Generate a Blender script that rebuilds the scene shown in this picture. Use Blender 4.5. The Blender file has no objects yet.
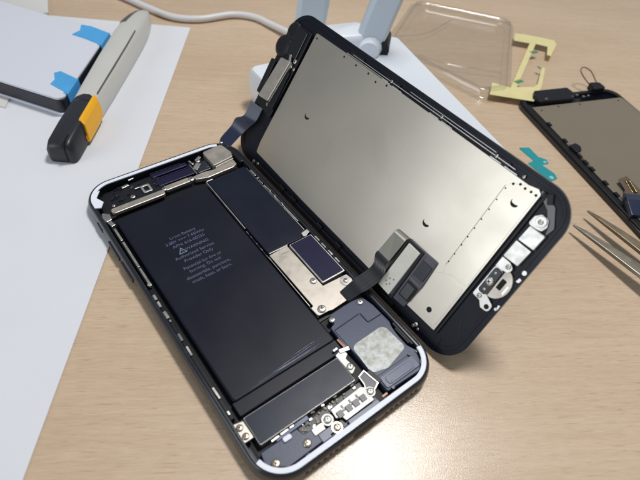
import bpy, bmesh, math, random
from mathutils import Vector, Matrix
random.seed(7)
K = 0.001                      # everything below is written in millimetres
scene = bpy.context.scene
col = scene.collection
R = math.radians

# ------------------------------------------------------------------ materials
MATS = {}
def mat(name, color, rough=0.5, metal=0.0, spec=0.5, var=0.0, vscale=400, bump=0.0, bscale=2000, rvar=0.0, coat=0.0, aniso=0.0, stretch=None):
    if name in MATS: return MATS[name]
    m = bpy.data.materials.new(name); m.use_nodes = True
    nt = m.node_tree; n = nt.nodes; l = nt.links
    b = n['Principled BSDF']
    b.inputs['Base Color'].default_value = (*color, 1)
    b.inputs['Roughness'].default_value = rough
    b.inputs['Metallic'].default_value = metal
    b.inputs['Specular IOR Level'].default_value = spec
    b.inputs['Coat Weight'].default_value = coat
    b.inputs['Coat Roughness'].default_value = 0.08
    tc = n.new('ShaderNodeTexCoord')
    mp = n.new('ShaderNodeMapping'); l.new(tc.outputs['Object'], mp.inputs[0])
    if stretch: mp.inputs['Scale'].default_value = stretch
    if var or rvar:
        t = n.new('ShaderNodeTexNoise'); t.inputs['Scale'].default_value = vscale; t.inputs['Detail'].default_value = 5
        l.new(mp.outputs[0], t.inputs['Vector'])
        if var:
            r = n.new('ShaderNodeValToRGB')
            r.color_ramp.elements[0].position = .3; r.color_ramp.elements[1].position = .7
            r.color_ramp.elements[0].color = (*[c * (1 - var) for c in color], 1)
            r.color_ramp.elements[1].color = (*[min(1, c * (1 + var)) for c in color], 1)
            l.new(t.outputs['Fac'], r.inputs[0]); l.new(r.outputs[0], b.inputs['Base Color'])
        if rvar:
            mr = n.new('ShaderNodeMapRange'); mr.inputs[3].default_value = rough - rvar; mr.inputs[4].default_value = rough + rvar
            mr.inputs[1].default_value = .3; mr.inputs[2].default_value = .7
            l.new(t.outputs['Fac'], mr.inputs[0]); l.new(mr.outputs[0], b.inputs['Roughness'])
    if bump:
        t2 = n.new('ShaderNodeTexNoise'); t2.inputs['Scale'].default_value = bscale; t2.inputs['Detail'].default_value = 3
        l.new(mp.outputs[0], t2.inputs['Vector'])
        bp = n.new('ShaderNodeBump'); bp.inputs['Strength'].default_value = bump; bp.inputs['Distance'].default_value = 0.0001
        l.new(t2.outputs['Fac'], bp.inputs['Height']); l.new(bp.outputs[0], b.inputs['Normal'])
    MATS[name] = m
    return m

def wood():
    m = bpy.data.materials.new('beech_laminate'); m.use_nodes = True
    nt = m.node_tree; n = nt.nodes; l = nt.links; b = n['Principled BSDF']
    tc = n.new('ShaderNodeTexCoord')
    mp = n.new('ShaderNodeMapping'); mp.inputs['Rotation'].default_value = (0, 0, R(33))
    l.new(tc.outputs['Object'], mp.inputs[0])
    def noise(scale, sx, sy, detail=4, dist=0, rough=.5):
        s = n.new('ShaderNodeMapping'); s.inputs['Scale'].default_value = (sx, sy, 1); l.new(mp.outputs[0], s.inputs[0])
        t = n.new('ShaderNodeTexNoise'); t.inputs['Scale'].default_value = scale; t.inputs['Detail'].default_value = detail
        t.inputs['Distortion'].default_value = dist; t.inputs['Roughness'].default_value = rough
        l.new(s.outputs[0], t.inputs['Vector']); return t
    def ramp(src, p0, c0, p1, c1):
        r = n.new('ShaderNodeValToRGB'); r.color_ramp.elements[0].position = p0; r.color_ramp.elements[1].position = p1
        r.color_ramp.elements[0].color = (*c0, 1); r.color_ramp.elements[1].color = (*c1, 1); l.new(src.outputs['Fac'], r.inputs[0]); return r
    def mul(a, c, f=1):
        x = n.new('ShaderNodeMix'); x.data_type = 'RGBA'; x.blend_type = 'MULTIPLY'; x.inputs[0].default_value = f
        l.new(a, x.inputs[6]); l.new(c, x.inputs[7]); return x.outputs[2]
    base = ramp(noise(38, .22, 1.0, 4, .4), .3, (.595, .445, .305), .72, (.66, .51, .365))
    streak = ramp(noise(300, .12, 1.9, 6, .45, .62), .36, (.925, .90, .87), .60, (1, 1, 1))
    fleck = ramp(noise(700, .20, 2.2, 2, .25), .61, (1, 1, 1), .69, (.86, .81, .75))
    fine = ramp(noise(1900, .10, 1.6, 3, .2, .6), .40, (.93, .915, .90), .62, (1.03, 1.03, 1.03))
    c = mul(base.outputs[0], streak.outputs[0]); c = mul(c, fleck.outputs[0]); c = mul(c, fine.outputs[0])
    l.new(c, b.inputs['Base Color'])
    b.inputs['Roughness'].default_value = .50; b.inputs['Coat Weight'].default_value = .65; b.inputs['Coat Roughness'].default_value = .16; b.inputs['Coat IOR'].default_value = 1.5
    t = noise(2600, 1, 1, 3); bp = n.new('ShaderNodeBump'); bp.inputs['Strength'].default_value = .35; bp.inputs['Distance'].default_value = .00012
    l.new(t.outputs['Fac'], bp.inputs['Height']); l.new(bp.outputs[0], b.inputs['Normal']); l.new(bp.outputs[0], b.inputs['Coat Normal'])
    return m

def clear(name, tint=(.97, .97, .96), gloss=.10, rough=.08):
    m = bpy.data.materials.new(name); m.use_nodes = True
    nt = m.node_tree; n = nt.nodes; l = nt.links
    n.remove(n['Principled BSDF']); out = n['Material Output']
    tr = n.new('ShaderNodeBsdfTransparent'); tr.inputs[0].default_value = (*tint, 1)
    gl = n.new('ShaderNodeBsdfGlossy'); gl.inputs['Roughness'].default_value = rough
    lw = n.new('ShaderNodeLayerWeight'); lw.inputs[0].default_value = .25
    ma = n.new('ShaderNodeMath'); ma.operation = 'MULTIPLY_ADD'; ma.inputs[1].default_value = .45; ma.inputs[2].default_value = gloss * .3
    l.new(lw.outputs['Facing'], ma.inputs[0])
    mx = n.new('ShaderNodeMixShader'); l.new(ma.outputs[0], mx.inputs[0]); l.new(tr.outputs[0], mx.inputs[1]); l.new(gl.outputs[0], mx.inputs[2])
    l.new(mx.outputs[0], out.inputs[0])
    return m

def sticker_mat():
    m = bpy.data.materials.new('worn_foil_sticker'); m.use_nodes = True
    nt = m.node_tree; n = nt.nodes; l = nt.links; b = n['Principled BSDF']
    tc = n.new('ShaderNodeTexCoord')
    t = n.new('ShaderNodeTexNoise'); t.inputs['Scale'].default_value = 480; t.inputs['Detail'].default_value = 12; t.inputs['Distortion'].default_value = .15; t.inputs['Roughness'].default_value = .66
    l.new(tc.outputs['Object'], t.inputs['Vector'])
    r = n.new('ShaderNodeValToRGB'); e = r.color_ramp.elements
    e[0].position = .36; e[0].color = (.24, .245, .215, 1); e[1].position = .62; e[1].color = (.40, .435, .445, 1)
    x = e.new(.49); x.color = (.33, .345, .32, 1)
    l.new(t.outputs['Fac'], r.inputs[0]); l.new(r.outputs[0], b.inputs['Base Color'])
    b.inputs['Roughness'].default_value = .45; b.inputs['Metallic'].default_value = .25
    return m

def plate_mat():
    m = bpy.data.materials.new('bare_steel_plate'); m.use_nodes = True
    nt = m.node_tree; n = nt.nodes; l = nt.links; b = n['Principled BSDF']
    b.inputs['Metallic'].default_value = 1
    tc = n.new('ShaderNodeTexCoord')
    def noise(scale, detail, dist=0, st=(1, 1, 1)):
        mp = n.new('ShaderNodeMapping'); mp.inputs['Scale'].default_value = st; l.new(tc.outputs['Object'], mp.inputs[0])
        t = n.new('ShaderNodeTexNoise'); t.inputs['Scale'].default_value = scale; t.inputs['Detail'].default_value = detail; t.inputs['Distortion'].default_value = dist
        l.new(mp.outputs[0], t.inputs['Vector']); return t
    sm = noise(38, 3, .5)                       # finger smudges
    r = n.new('ShaderNodeValToRGB'); r.color_ramp.elements[0].position = .34; r.color_ramp.elements[1].position = .62
    r.color_ramp.elements[0].color = (.585, .54, .465, 1); r.color_ramp.elements[1].color = (.635, .585, .505, 1)
    l.new(sm.outputs['Fac'], r.inputs[0]); l.new(r.outputs[0], b.inputs['Base Color'])
    mr = n.new('ShaderNodeMapRange'); mr.inputs[1].default_value = .3; mr.inputs[2].default_value = .7; mr.inputs[3].default_value = .38; mr.inputs[4].default_value = .31
    l.new(sm.outputs['Fac'], mr.inputs[0]); l.new(mr.outputs[0], b.inputs['Roughness'])
    w_ = noise(24, 1); b1 = n.new('ShaderNodeBump'); b1.inputs['Strength'].default_value = .5; b1.inputs['Distance'].default_value = .0006
    l.new(w_.outputs['Fac'], b1.inputs['Height'])
    sc = noise(900, 4, 0, (.04, 1.6, 1)); b2 = n.new('ShaderNodeBump'); b2.inputs['Strength'].default_value = .06; b2.inputs['Distance'].default_value = .0001
    l.new(sc.outputs['Fac'], b2.inputs['Height']); l.new(b1.outputs[0], b2.inputs['Normal']); l.new(b2.outputs[0], b.inputs['Normal'])
    return m

WOOD = wood()
STK = sticker_mat()
BLK = mat('black_plastic', (.009, .010, .013), .42, spec=.3, bump=.1, bscale=1500)
BLKG = mat('black_gloss', (.006, .007, .011), .18, coat=.4, rvar=.05, vscale=150)
SHELL = mat('jet_black_anodised', (.012, .015, .022), .27, coat=.35, rvar=.05, vscale=120)
INNER = mat('black_interior', (.008, .009, .013), .5, spec=.3, bump=.4, bscale=700)
NAVY = mat('navy_plastic', (.036, .048, .098), .42, var=.10, vscale=90, bump=.15, bscale=900)
NAVYL = mat('lighter_navy_plastic', (.068, .086, .155), .36, var=.10, vscale=120, bump=.1, bscale=900)
BATT = mat('battery_wrap', (.007, .0085, .018), .38, spec=.25, rvar=.06, vscale=60, bump=.12, bscale=220)
SHIELD = mat('black_shield_film', (.006, .009, .021), .34, spec=.3, rvar=.05, vscale=80, bump=.08, bscale=300)
PURP = mat('purple_shield_film', (.011, .011, .042), .36, spec=.25, rvar=.04, vscale=80)
TAPT = mat('motor_cover_film', (.011, .017, .035), .34, spec=.24, rvar=.05, vscale=90, bump=.08, bscale=260)
STEEL = mat('steel', (.62, .60, .57), .32, 1.0, rvar=.08, vscale=300)
BRIGHT = mat('bright_steel', (.64, .63, .60), .40, 1.0, rvar=.07, vscale=400)
NICK = mat('nickel_bracket', (.52, .475, .42), .42, .8, rvar=.08, vscale=250, bump=.1, bscale=900)
SATIN = mat('satin_steel', (.50, .49, .46), .52, 1.0, rvar=.06, vscale=300, bump=.15, bscale=900)
CHAMP = mat('champagne_screw', (.60, .52, .42), .3, 1.0)
GOLD = mat('gold_contact', (.83, .58, .22), .3, 1.0)
COPPER = mat('copper_foil', (.20, .105, .065), .4, .6)
WHTP = mat('white_gasket', (.82, .86, .95), .5, var=.03, vscale=200, bump=.15, bscale=900)
FLEX = mat('black_flex', (.012, .013, .017), .36, bump=.15, bscale=500)
FLEXB = mat('blue_black_flex', (.018, .026, .060), .30, bump=.2, bscale=300, rvar=.05, vscale=150)
PCBG = mat('grey_purple_board', (.085, .078, .100), .38, var=.1, vscale=300)
PCB = mat('green_black_board', (.012, .022, .016), .4, var=.3, vscale=900)
CHIP = mat('dark_chip', (.020, .022, .034), .35)
DEEP = mat('slot_black', (.003, .003, .003), .7)
TXT = mat('printed_blue_grey', (.105, .115, .21), .6)
TXTW = mat('printed_triangle', (.15, .21, .28), .6)
LAB = mat('cream_label', (.78, .76, .68), .8, spec=.2, var=.04, vscale=500)
PAPER = mat('white_paper', (.72, .735, .775), .75, var=.015, vscale=30, bump=.1, bscale=500)
CARD = mat('pale_card', (.66, .66, .64), .7)
BOXW = mat('white_lid', (.67, .695, .77), .38, rvar=.05, vscale=20)
BOXB = mat('dark_band', (.015, .015, .026), .35)
TAPE = mat('blue_tape', (.075, .37, .74), .42, var=.06, vscale=150, bump=.2, bscale=300)
KNW = mat('ivory_plastic', (.57, .565, .53), .42, var=.02, vscale=50, bump=.1, bscale=400)
KNG = mat('dark_grey_plastic', (.085, .09, .085), .5)
KNB = mat('charcoal_plastic', (.018, .020, .027), .38, bump=.1, bscale=500)
YEL = mat('amber_plastic', (.90, .44, .012), .4)
RTR = mat('white_router_plastic', (.76, .80, .86), .33, rvar=.04, vscale=30)
ANT = mat('pale_blue_antenna', (.62, .70, .77), .38)
CBL = mat('white_cable', (.68, .66, .66), .4)
LINER = mat('pale_yellow_film', (.73, .66, .33), .45, var=.05, vscale=120)
GREEN = mat('green_print', (.05, .25, .11), .5)
TEAL = mat('teal_film', (.012, .30, .33), .42, var=.06, vscale=300)
TEALL = mat('pale_teal', (.30, .55, .60), .5)
OLIVE = mat('olive_back_film', (.20, .17, .125), .42, rvar=.05, vscale=50, bump=.05, bscale=400)
TWZ = mat('tweezer_steel', (.30, .27, .22), .42, 1.0, rvar=.07, vscale=200)
TWZB = mat('tweezer_bronze', (.27, .22, .15), .42, 1.0, rvar=.07, vscale=200)
TRAY = clear('clear_tray_plastic', gloss=.26, rough=.10)
PLATE = plate_mat()

# ------------------------------------------------------------------ mesh helpers
def rp(pts, r, n=6):
    """polygon with rounded corners; r a number or one per corner"""
    out = []; N = len(pts)
    rs = r if isinstance(r, (list, tuple)) else [r] * N
    for i in range(N):
        p = Vector(pts[i]); a = Vector(pts[i - 1]); b = Vector(pts[(i + 1) % N])
        if rs[i] <= 0: out.append((p.x, p.y)); continue
        u = (a - p).normalized(); v = (b - p).normalized()
        ang = u.angle(v); d = rs[i] / math.tan(ang / 2)
        d = min(d, (a - p).length * .49, (b - p).length * .49); rr = d * math.tan(ang / 2)
        c = p + (u + v).normalized() * (rr / math.sin(ang / 2))
        s = p + u * d - c; e = p + v * d - c
        a0 = math.atan2(s.y, s.x); a1 = math.atan2(e.y, e.x)
        da = (a1 - a0 + math.pi) % (2 * math.pi) - math.pi
        for k in range(n + 1):
            t = a0 + da * k / n; out.append((c.x + rr * math.cos(t), c.y + rr * math.sin(t)))
    return out
def rrect(x0, x1, y0, y1, r, n=10):
    return rp([(x0, y0), (x1, y0), (x1, y1), (x0, y1)], r, n)
def rect(x0, x1, y0, y1):
    return [(x0, y0), (x1, y0), (x1, y1), (x0, y1)]

class MB:
    def __init__(s): s.bm = bmesh.new()
    def v(s, p): return s.bm.verts.new((p[0] * K, p[1] * K, p[2] * K))
    def loft(s, rings, mi=0, cap0=True, cap1=True, closed=True):
        rs = [[s.v(p) for p in r] for r in rings]
        for a, b in zip(rs, rs[1:]):
            N = len(a)
            for i in range(N if closed else N - 1):
                f = s.bm.faces.new((a[i], a[(i + 1) % N], b[(i + 1) % N], b[i])); f.material_index = mi
        if cap0: f = s.bm.faces.new(rs[0][::-1]); f.material_index = mi
        if cap1: f = s.bm.faces.new(rs[-1]); f.material_index = mi
        return s
    def prism(s, pts, z0, z1, mi=0):
        a = sum(pts[i][0] * pts[(i + 1) % len(pts)][1] - pts[(i + 1) % len(pts)][0] * pts[i][1] for i in range(len(pts)))
        if a < 0: pts = pts[::-1]
        return s.loft([[(x, y, z0) for x, y in pts], [(x, y, z1) for x, y in pts]], mi)
    def box(s, x0, x1, y0, y1, z0, z1, rot=0, mi=0):
        cx, cy = (x0 + x1) / 2, (y0 + y1) / 2; c, sn = math.cos(R(rot)), math.sin(R(rot))
        pts = [(cx + (x - cx) * c - (y - cy) * sn, cy + (x - cx) * sn + (y - cy) * c) for x, y in rect(x0, x1, y0, y1)]
        return s.prism(pts, z0, z1, mi)
    def cyl(s, x, y, z0, z1, r, n=20, r1=None, mi=0):
        r1 = r if r1 is None else r1
        c = [(math.cos(2 * math.pi * k / n), math.sin(2 * math.pi * k / n)) for k in range(n)]
        return s.loft([[(x + r * a, y + r * b, z0) for a, b in c], [(x + r1 * a, y + r1 * b, z1) for a, b in c]], mi)
    def ringp(s, outer, inner, z0, z1, mi=0):
        o0 = [s.v((x, y, z0)) for x, y in outer]; o1 = [s.v((x, y, z1)) for x, y in outer]
        i0 = [s.v((x, y, z0)) for x, y in inner]; i1 = [s.v((x, y, z1)) for x, y in inner]
        N = len(outer)
        for k in range(N):
            j = (k + 1) % N
            for q in ((o0[k], o0[j], o1[j], o1[k]), (i0[j], i0[k], i1[k], i1[j]), (o1[k], o1[j], i1[j], i1[k]), (o0[j], o0[k], i0[k], i0[j])):
                s.bm.faces.new(q).material_index = mi
        return s
    def tube(s, pts, r, n=10, mi=0):
        P = [Vector(p) for p in pts]; rings = []; up = Vector((0, 0, 1))
        for i, p in enumerate(P):
            t = (P[min(i + 1, len(P) - 1)] - P[max(i - 1, 0)]).normalized()
            if abs(t.z) > .95: up = Vector((1, 0, 0))
            a = t.cross(up).normalized(); b = a.cross(t).normalized()
            rr = r[i] if isinstance(r, (list, tuple)) else r
            rings.append([tuple(p + (a * math.cos(2 * math.pi * k / n) + b * math.sin(2 * math.pi * k / n)) * rr) for k in range(n)])
        return s.loft(rings, mi)
    def ribbon(s, L, Rr, th=.15, mi=0):
        """sheet between a left and a right 3-D polyline, with thickness"""
        L = [Vector(p) for p in L]; Rr = [Vector(p) for p in Rr]; rings = []
        for i in range(len(L)):
            t = (L[min(i + 1, len(L) - 1)] - L[max(i - 1, 0)]); w = Rr[i] - L[i]
            nn = t.cross(w).normalized() * th * .5
            rings.append([tuple(L[i] + nn), tuple(Rr[i] + nn), tuple(Rr[i] - nn), tuple(L[i] - nn)])
        return s.loft(rings, mi)
    def split(s, name, m, parent=None, bev=0, seg=2, smooth=0):
        """every separate piece becomes an object of its own"""
        s.bm.verts.index_update(); seen = set(); outs = []
        for v0 in list(s.bm.verts):
            if v0.index in seen: continue
            st = [v0]; seen.add(v0.index); isl = [v0]
            while st:
                for e in st.pop().link_edges:
                    for w_ in e.verts:
                        if w_.index not in seen: seen.add(w_.index); st.append(w_); isl.append(w_)
            n = MB(); mp = {v.index: n.bm.verts.new(v.co) for v in isl}
            for f in {f for v in isl for f in v.link_faces}:
                n.bm.faces.new([mp[v.index] for v in f.verts]).material_index = f.material_index
            outs.append(n.build(name, m, parent, bev, seg, smooth))
        s.bm.free(); return outs
    def build(s, name, m, parent=None, bev=0, seg=2, smooth=0, loc=None):
        bmesh.ops.recalc_face_normals(s.bm, faces=s.bm.faces)
        me = bpy.data.meshes.new(name); s.bm.to_mesh(me); s.bm.free()
        for x in (m if isinstance(m, (list, tuple)) else [m]): me.materials.append(x)
        o = bpy.data.objects.new(name, me); col.objects.link(o)
        if parent is not None: o.parent = parent
        if loc: o.location = Vector(loc) * K
        if smooth:
            for p in me.polygons: p.use_smooth = True
            me.set_sharp_from_angle(angle=R(smooth))
        if bev:
            md = o.modifiers.new('bevel', 'BEVEL'); md.width = bev * K; md.segments = seg; md.limit_method = 'ANGLE'; md.angle_limit = R(40)
            md.harden_normals = False
        return o

def spline(pts, n=8):
    P = [Vector(p) for p in pts]; out = []
    for i in range(len(P) - 1):
        p0 = P[max(i - 1, 0)]; p1 = P[i]; p2 = P[i + 1]; p3 = P[min(i + 2, len(P) - 1)]
        for k in range(n):
            t = k / n
            out.append(.5 * ((2 * p1) + (p2 - p0) * t + (2 * p0 - 5 * p1 + 4 * p2 - p3) * t * t + (3 * p1 - p0 - 3 * p2 + p3) * t ** 3))
    out.append(P[-1]); return out

def tag(o, label=None, cat=None, group=None, kind=None):
    for k, v in (('label', label), ('category', cat), ('group', group), ('kind', kind)):
        if v: o[k] = v
    return o
def empty(name, loc=(0, 0, 0), rz=0, matrix=None):
    e = bpy.data.objects.new(name, None); col.objects.link(e); e.empty_display_size = .01
    if matrix is not None: e.matrix_world = matrix
    else: e.location = Vector(loc) * K; e.rotation_euler.z = rz
    return e

def text(s, x, y, z, size, m, parent, align='CENTER', rot=0, name='lettering', sx=1.0):
    c = bpy.data.curves.new('lettering', 'FONT'); c.body = s; c.size = size * K; c.align_x = align; c.align_y = 'CENTER'; c.extrude = .00001
    o = bpy.data.objects.new('lettering', c); col.objects.link(o)
    dg = bpy.context.evaluated_depsgraph_get(); me = bpy.data.meshes.new_from_object(o.evaluated_get(dg))
    bpy.data.objects.remove(o); me.materials.clear(); me.materials.append(m)
    o = bpy.data.objects.new(name, me); col.objects.link(o); o.parent = parent
    o.location = (x * K, y * K, z * K); o.rotation_euler.z = R(rot); o.scale.x = sx
    return o

def screw_mesh(m, r=.95):
    b = MB(); n = 20
    c = [(math.cos(2 * math.pi * k / n), math.sin(2 * math.pi * k / n)) for k in range(n)]
    b.loft([[(q * x, q * y, z) for x, y in c] for q, z in ((r, 0), (r, .28), (r * .86, .40), (r * .5, .47))], 0)
    for a in (20, 110): b.box(-r * .5, r * .5, -r * .11, r * .11, .3, .485, a, 1)
    b.cyl(0, 0, .3, .49, r * .2, 8, mi=1)
    o = b.build('screw', [m, DEEP], smooth=35); me = o.data; bpy.data.objects.remove(o); return me
SCM = {k: screw_mesh(v) for k, v in (('g', CHAMP), ('s', BRIGHT), ('n', STEEL))}
def screw(parent, x, y, z, r=.95, k='s', rot=0):
    o = bpy.data.objects.new('screw', SCM[k]); col.objects.link(o); o.parent = parent
    o.location = (x * K, y * K, z * K); o.scale = (r / .95,) * 3; o.rotation_euler.z = R(rot); return o

# ------------------------------------------------------------------ table
tb = MB(); tb.box(-1100, 1500, -900, 1500, -25, 0)
tag(tb.build('tabletop', WOOD, bev=2), kind='structure')

# ------------------------------------------------------------------ papers
def quad_thing(name, pts, z0, z1, m, label, cat, bev=0):
    b = MB(); b.prism(pts, z0, z1); return tag(b.build(name, m, bev=bev), label, cat)
d = Vector((.603, .797)); p = Vector((-.797, .603)); c0 = Vector((71.3, 177.5))
a4 = [c0, c0 - d * 297, c0 - d * 297 + p * 210, c0 + p * 210]
quad_thing('paper_sheet', [tuple(q) for q in a4], .02, .3, PAPER, 'large white paper sheet lying under the cutter at left', 'paper')
quad_thing('card', [(-37.5, 151.5), (-41, 144.5), (-60, 170), (-75, 210), (-40, 215)], .35, 1.0, CARD,
           'small off-white card peeping out under the flat white case', 'card')
quad_thing('plastic_sleeve', [(1, 250), (12, 250), (5.5, 228.5), (-30, 233), (-30, 265)], .35, 1.5, CARD,
           'pale sleeve behind the flat white case at top left', 'sleeve')

# ------------------------------------------------------------------ flat white case with two blue tapes
wb = empty('flat_case', (-19.5, 123.7, .4))
tag(wb, 'flat white case with black side band and two blue tapes', 'case')
def off(pts): return [(x + 19.5, y - 123.7) for x, y in pts]
A = [(-19.5, 123.7), (21.5, 173.4), (-12, 252), (-110, 268)]
cP = [(-19.5, 123.7), (21.8, 173.6), (-16.5, 236.5), (-60, 320), (-120, 280)]
def inset(pts, q):
    c = Vector((sum(x for x, y in pts) / len(pts), sum(y for x, y in pts) / len(pts)))
    return [tuple(Vector(x) - (Vector(x) - c).normalized() * q) for x in pts]
out = rp(off(cP), 3, 6)
b = MB(); b.prism(rp(off(inset(cP, -1.2)), 3, 6), .0, 1.6); b.build('base_rim', BOXW, wb, bev=.4)
b = MB(); b.prism(out, 1.6, 8.2); b.build('side_band', BOXB, wb, bev=.2)
b = MB(); b.prism(rp(off(inset(cP, .2)), 3, 6), 8.2, 9.6); b.build('lid', BOXW, wb, bev=.5)
def tape(pts_top, e0, e1, outdir):
    """tape folded over the edge e0-e1"""
    b = MB(); z = 9.68
    b.prism(off(pts_top), z - .05, z + .12)
    o = Vector(outdir).normalized()
    q0 = Vector(e0) + o * .2; q1 = Vector(e1) + o * .2
    r0 = q0 + o * .6; r1 = q1 + o * .6
    (q0, q1, r0, r1) = [Vector(off([tuple(t)])[0]) for t in (q0, q1, r0, r1)]
    i0, i1 = q0 - o * 1.5, q1 - o * 1.5
    b.loft([[(*i0, z + .12), (*i1, z + .12), (*i1, z), (*i0, z)], [(*r0, z + .06), (*r1, z + .06), (*q1, z - .2), (*q0, z - .2)],
            [(*(r0 + o * .15), z - 3), (*(r1 + o * .15), z - 3), (*(q1), z - 3), (*(q0), z - 3)],
            [(*(r0 + o * .9), .8), (*(r1 + o * .9), .8), (*(q1 + o * .4), .8), (*(q0 + o * .4), .8)]])
    return b.build('blue_tape', TAPE, wb)
tape([(21.4, 173.9), (12.9, 163.9), (9.1, 172.2), (4.6, 180.0), (9.6, 182.3), (12.6, 188.2), (16.5, 184)], (21.6, 173.4), (12.9, 162.9), (.77, -.64))
tape([(-8.2, 138.0), (-16.0, 128.0), (-19.8, 138.8), (-16.8, 141.6), (-15.2, 147.4), (-12.2, 147.4)], (-8.0, 137.6), (-16.3, 127.6), (.77, -.64))

# ------------------------------------------------------------------ box cutter
kn = empty('box_cutter', (-31.1, 94.2, .3), math.atan2(.78, .626))
kn.scale.x = 1.03
tag(kn, 'ivory box cutter with charcoal end and amber slider on paper', 'cutter')
def ksec(t, w, h):   # cross-section, local x along the knife, +y its left side
    return [(t, w * .92, 0), (t, w * 1.02, h * .2), (t, w * 1.02, h * .6), (t, w * .82, h * .9), (t, w * .3, h), (t, -w * .62, h * .97), (t, -w * .82, h * .82), (t, -w * 1.0, h * .25), (t, -w * .95, 0)]
def kcut(ts): return [ksec(*q) for q in ts]
b = MB(); b.loft(kcut([(30, 6.3, 10.3), (45, 6.9, 10.6), (70, 7.6, 10.8), (95, 8.0, 10.6), (108, 7.6, 10.0), (118, 6.3, 8.8), (125, 4.8, 7.4), (129, 3.2, 6.0), (130.5, 1.6, 5)]))
b.build('body', KNW, kn, bev=.9, seg=3, smooth=50)
b = MB(); b.loft(kcut([(-1.2, 4.9, 8.0), (0, 5.9, 9.4), (2.5, 6.3, 10.3), (14, 6.4, 10.8), (30.1, 6.45, 10.55)]))
b.loft([[(30.1, 6.5, 3), (30.1, 6.6, 6.3), (30.1, 5.4, 9.6), (30.1, 2, 10.65), (30.1, -4.1, 10.4), (30.1, -4.1, 9)], [(33, 5.4, 3), (33, 5.6, 6.3), (33, 4.7, 9.7), (33, 2, 10.65), (33, -3.6, 10.4), (33, -3.6, 9)], [(35, 1.9, 3), (35, 2, 6.3), (35, 1.9, 9.9), (35, 1, 10.6), (35, -1.4, 10.5), (35, -1.4, 9)]])
b.build('end_cap', KNB, kn, bev=.7, seg=3, smooth=50)
b = MB(); b.box(-1.5, 5, -2.6, -2.1, 1.2, 10.65); b.build('seam', DEEP, kn)
b = MB(); b.loft([[(t + .5, -7.5, z0), (t + 1.5, -7.2, z0 + 3.5), (t + 2.5, -6.0, 9.6), (t + 4.2, -4.6, 10.95), (t + 4.2, -3.1, 10.95), (t + 2, -4, 8), (t, -5.2, z0)] for t, z0 in ((11.0, 1.8), (13, 1.6), (25, 1.6), (29.5, 2.6))])
b.build('slider', YEL, kn, bev=.5, seg=2)
b = MB(); b.loft([[(t, -w_ - .25, 10.0), (t, -w_ + .2, 10.0), (t, -w_ + .2, h_), (t, -w_ - .25, h_ - .05)] for t, w_, h_ in ((36, 4.3, 10.5), (60, 4.8, 10.8), (80, 5.0, 10.8), (96, 4.9, 10.65))]); b.build('groove', KNG, kn)
b = MB(); b.loft([[(t, w * 1.04, h * .3), (t, w * 1.05, h * .6), (t, w * .84, h * .92), (t, w * .42, h * 1.02), (t, w * .36, h * .9)] for t, w, h in ((106, 7.7, 10.1), (110, 7.4, 9.8), (118, 6.3, 8.8), (125, 4.8, 7.4), (129, 3.2, 6.0), (131, 1.6, 5.2))])
b.build('nose', KNG, kn, bev=.2)

# ------------------------------------------------------------------ cable
b = MB(); pts = spline([(30, 300, 2.5), (44, 250, 2.5), (53.4, 223, 2.4), (58.6, 208, 2.3), (66.5, 190.5, 2.3), (80, 181, 2.3), (100, 177.5, 2.3), (110.7, 168.5, 2.3), (114.5, 155, 2.5), (117, 138, 4), (117, 122, 8), (116, 108, 10), (115, 92, 10)], 8)
b.tube([tuple(q) for q in pts], 2.0, 12)
tag(b.build('cable', CBL, smooth=60), 'thick white cable curving across the table into the white router', 'cable')

# ------------------------------------------------------------------ router
ro = empty('router', (90, 20, 0)); tag(ro, 'white router with raised flat antennas propping up the tilted screen', 'router')
def o2(pts, dx=90, dy=20): return [(x - dx, y - dy) for x, y in pts]
rq = [(60.5, 95), (51.2, -46), (113, -56), (150, 85)]
b = MB(); rings = []
for q, z in ((5, .4), (1.5, 3), (0, 8), (0, 15.5), (.9, 18.8), (2.2, 20)):
    rings.append([(x, y, z) for x, y in rp(o2(inset(rq, q)), 3.5, 8)])
b.loft(rings); b.build('body', RTR, ro, smooth=40)
b = MB(); blk = [(99, 98), (98, 84), (121, 76), (129, 90)]
b.loft([[(x, y, z) for x, y in rp(o2(inset(blk, q)), 3, 6)] for q, z in ((0, 12), (0, 27), (1, 29.3), (2.5, 30))]); b.build('antenna_mount', RTR, ro, smooth=40)
def antenna(base, top, w, th, side):
    an_b = Vector(base); an_t = Vector(top); ax = (an_t - an_b).normalized(); sd = Vector(side); sd = (sd - ax * sd.dot(ax)).normalized(); nn = ax.cross(sd)
    o = Vector((90, 20, 0)); rings = []
    for t, q in ((-4, .55), (0, .92), (12, 1), (95, .95), (100, .8)):
        c = an_b + ax * t - o; a = sd * w / 2 * q; e = nn * th / 2 * q
        rings.append([tuple(c + a * u + e * v) for u, v in ((-1, -.5), (-.7, -1), (.7, -1), (1, -.5), (1, .5), (.7, 1), (-.7, 1), (-1, .5))])
    b = MB(); b.loft(rings); return b.build('antenna', ANT, ro, bev=.6, smooth=35)
a2 = antenna((122.5, 78, 22), (132.5, 74, 62), 15, 7, (.8, -.6, 0))
b = MB(); b.tube([(q[0] - 90, q[1] - 20, q[2]) for q in ((126, 72, 22), (128.5, 76, 22), (137, 84, 22.5), (139, 86, 22.5))], [5.2, 6.2, 6.2, 5], 16); b.build('antenna_hinge', BLK, ro, smooth=40)
b = MB(); b.tube([(q[0] - 90, q[1] - 20, q[2]) for q in ((119, 72.5, 23), (122, 76, 23), (132, 82, 23.5), (133.5, 83.5, 23.5))], [5, 6.6, 6.6, 6], 16); b.build('hinge_cap', RTR, ro, smooth=40)
a1 = antenna((93, 91, 22), (97, 90.5, 62), 15, 7, (.8, -.6, 0))

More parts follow.
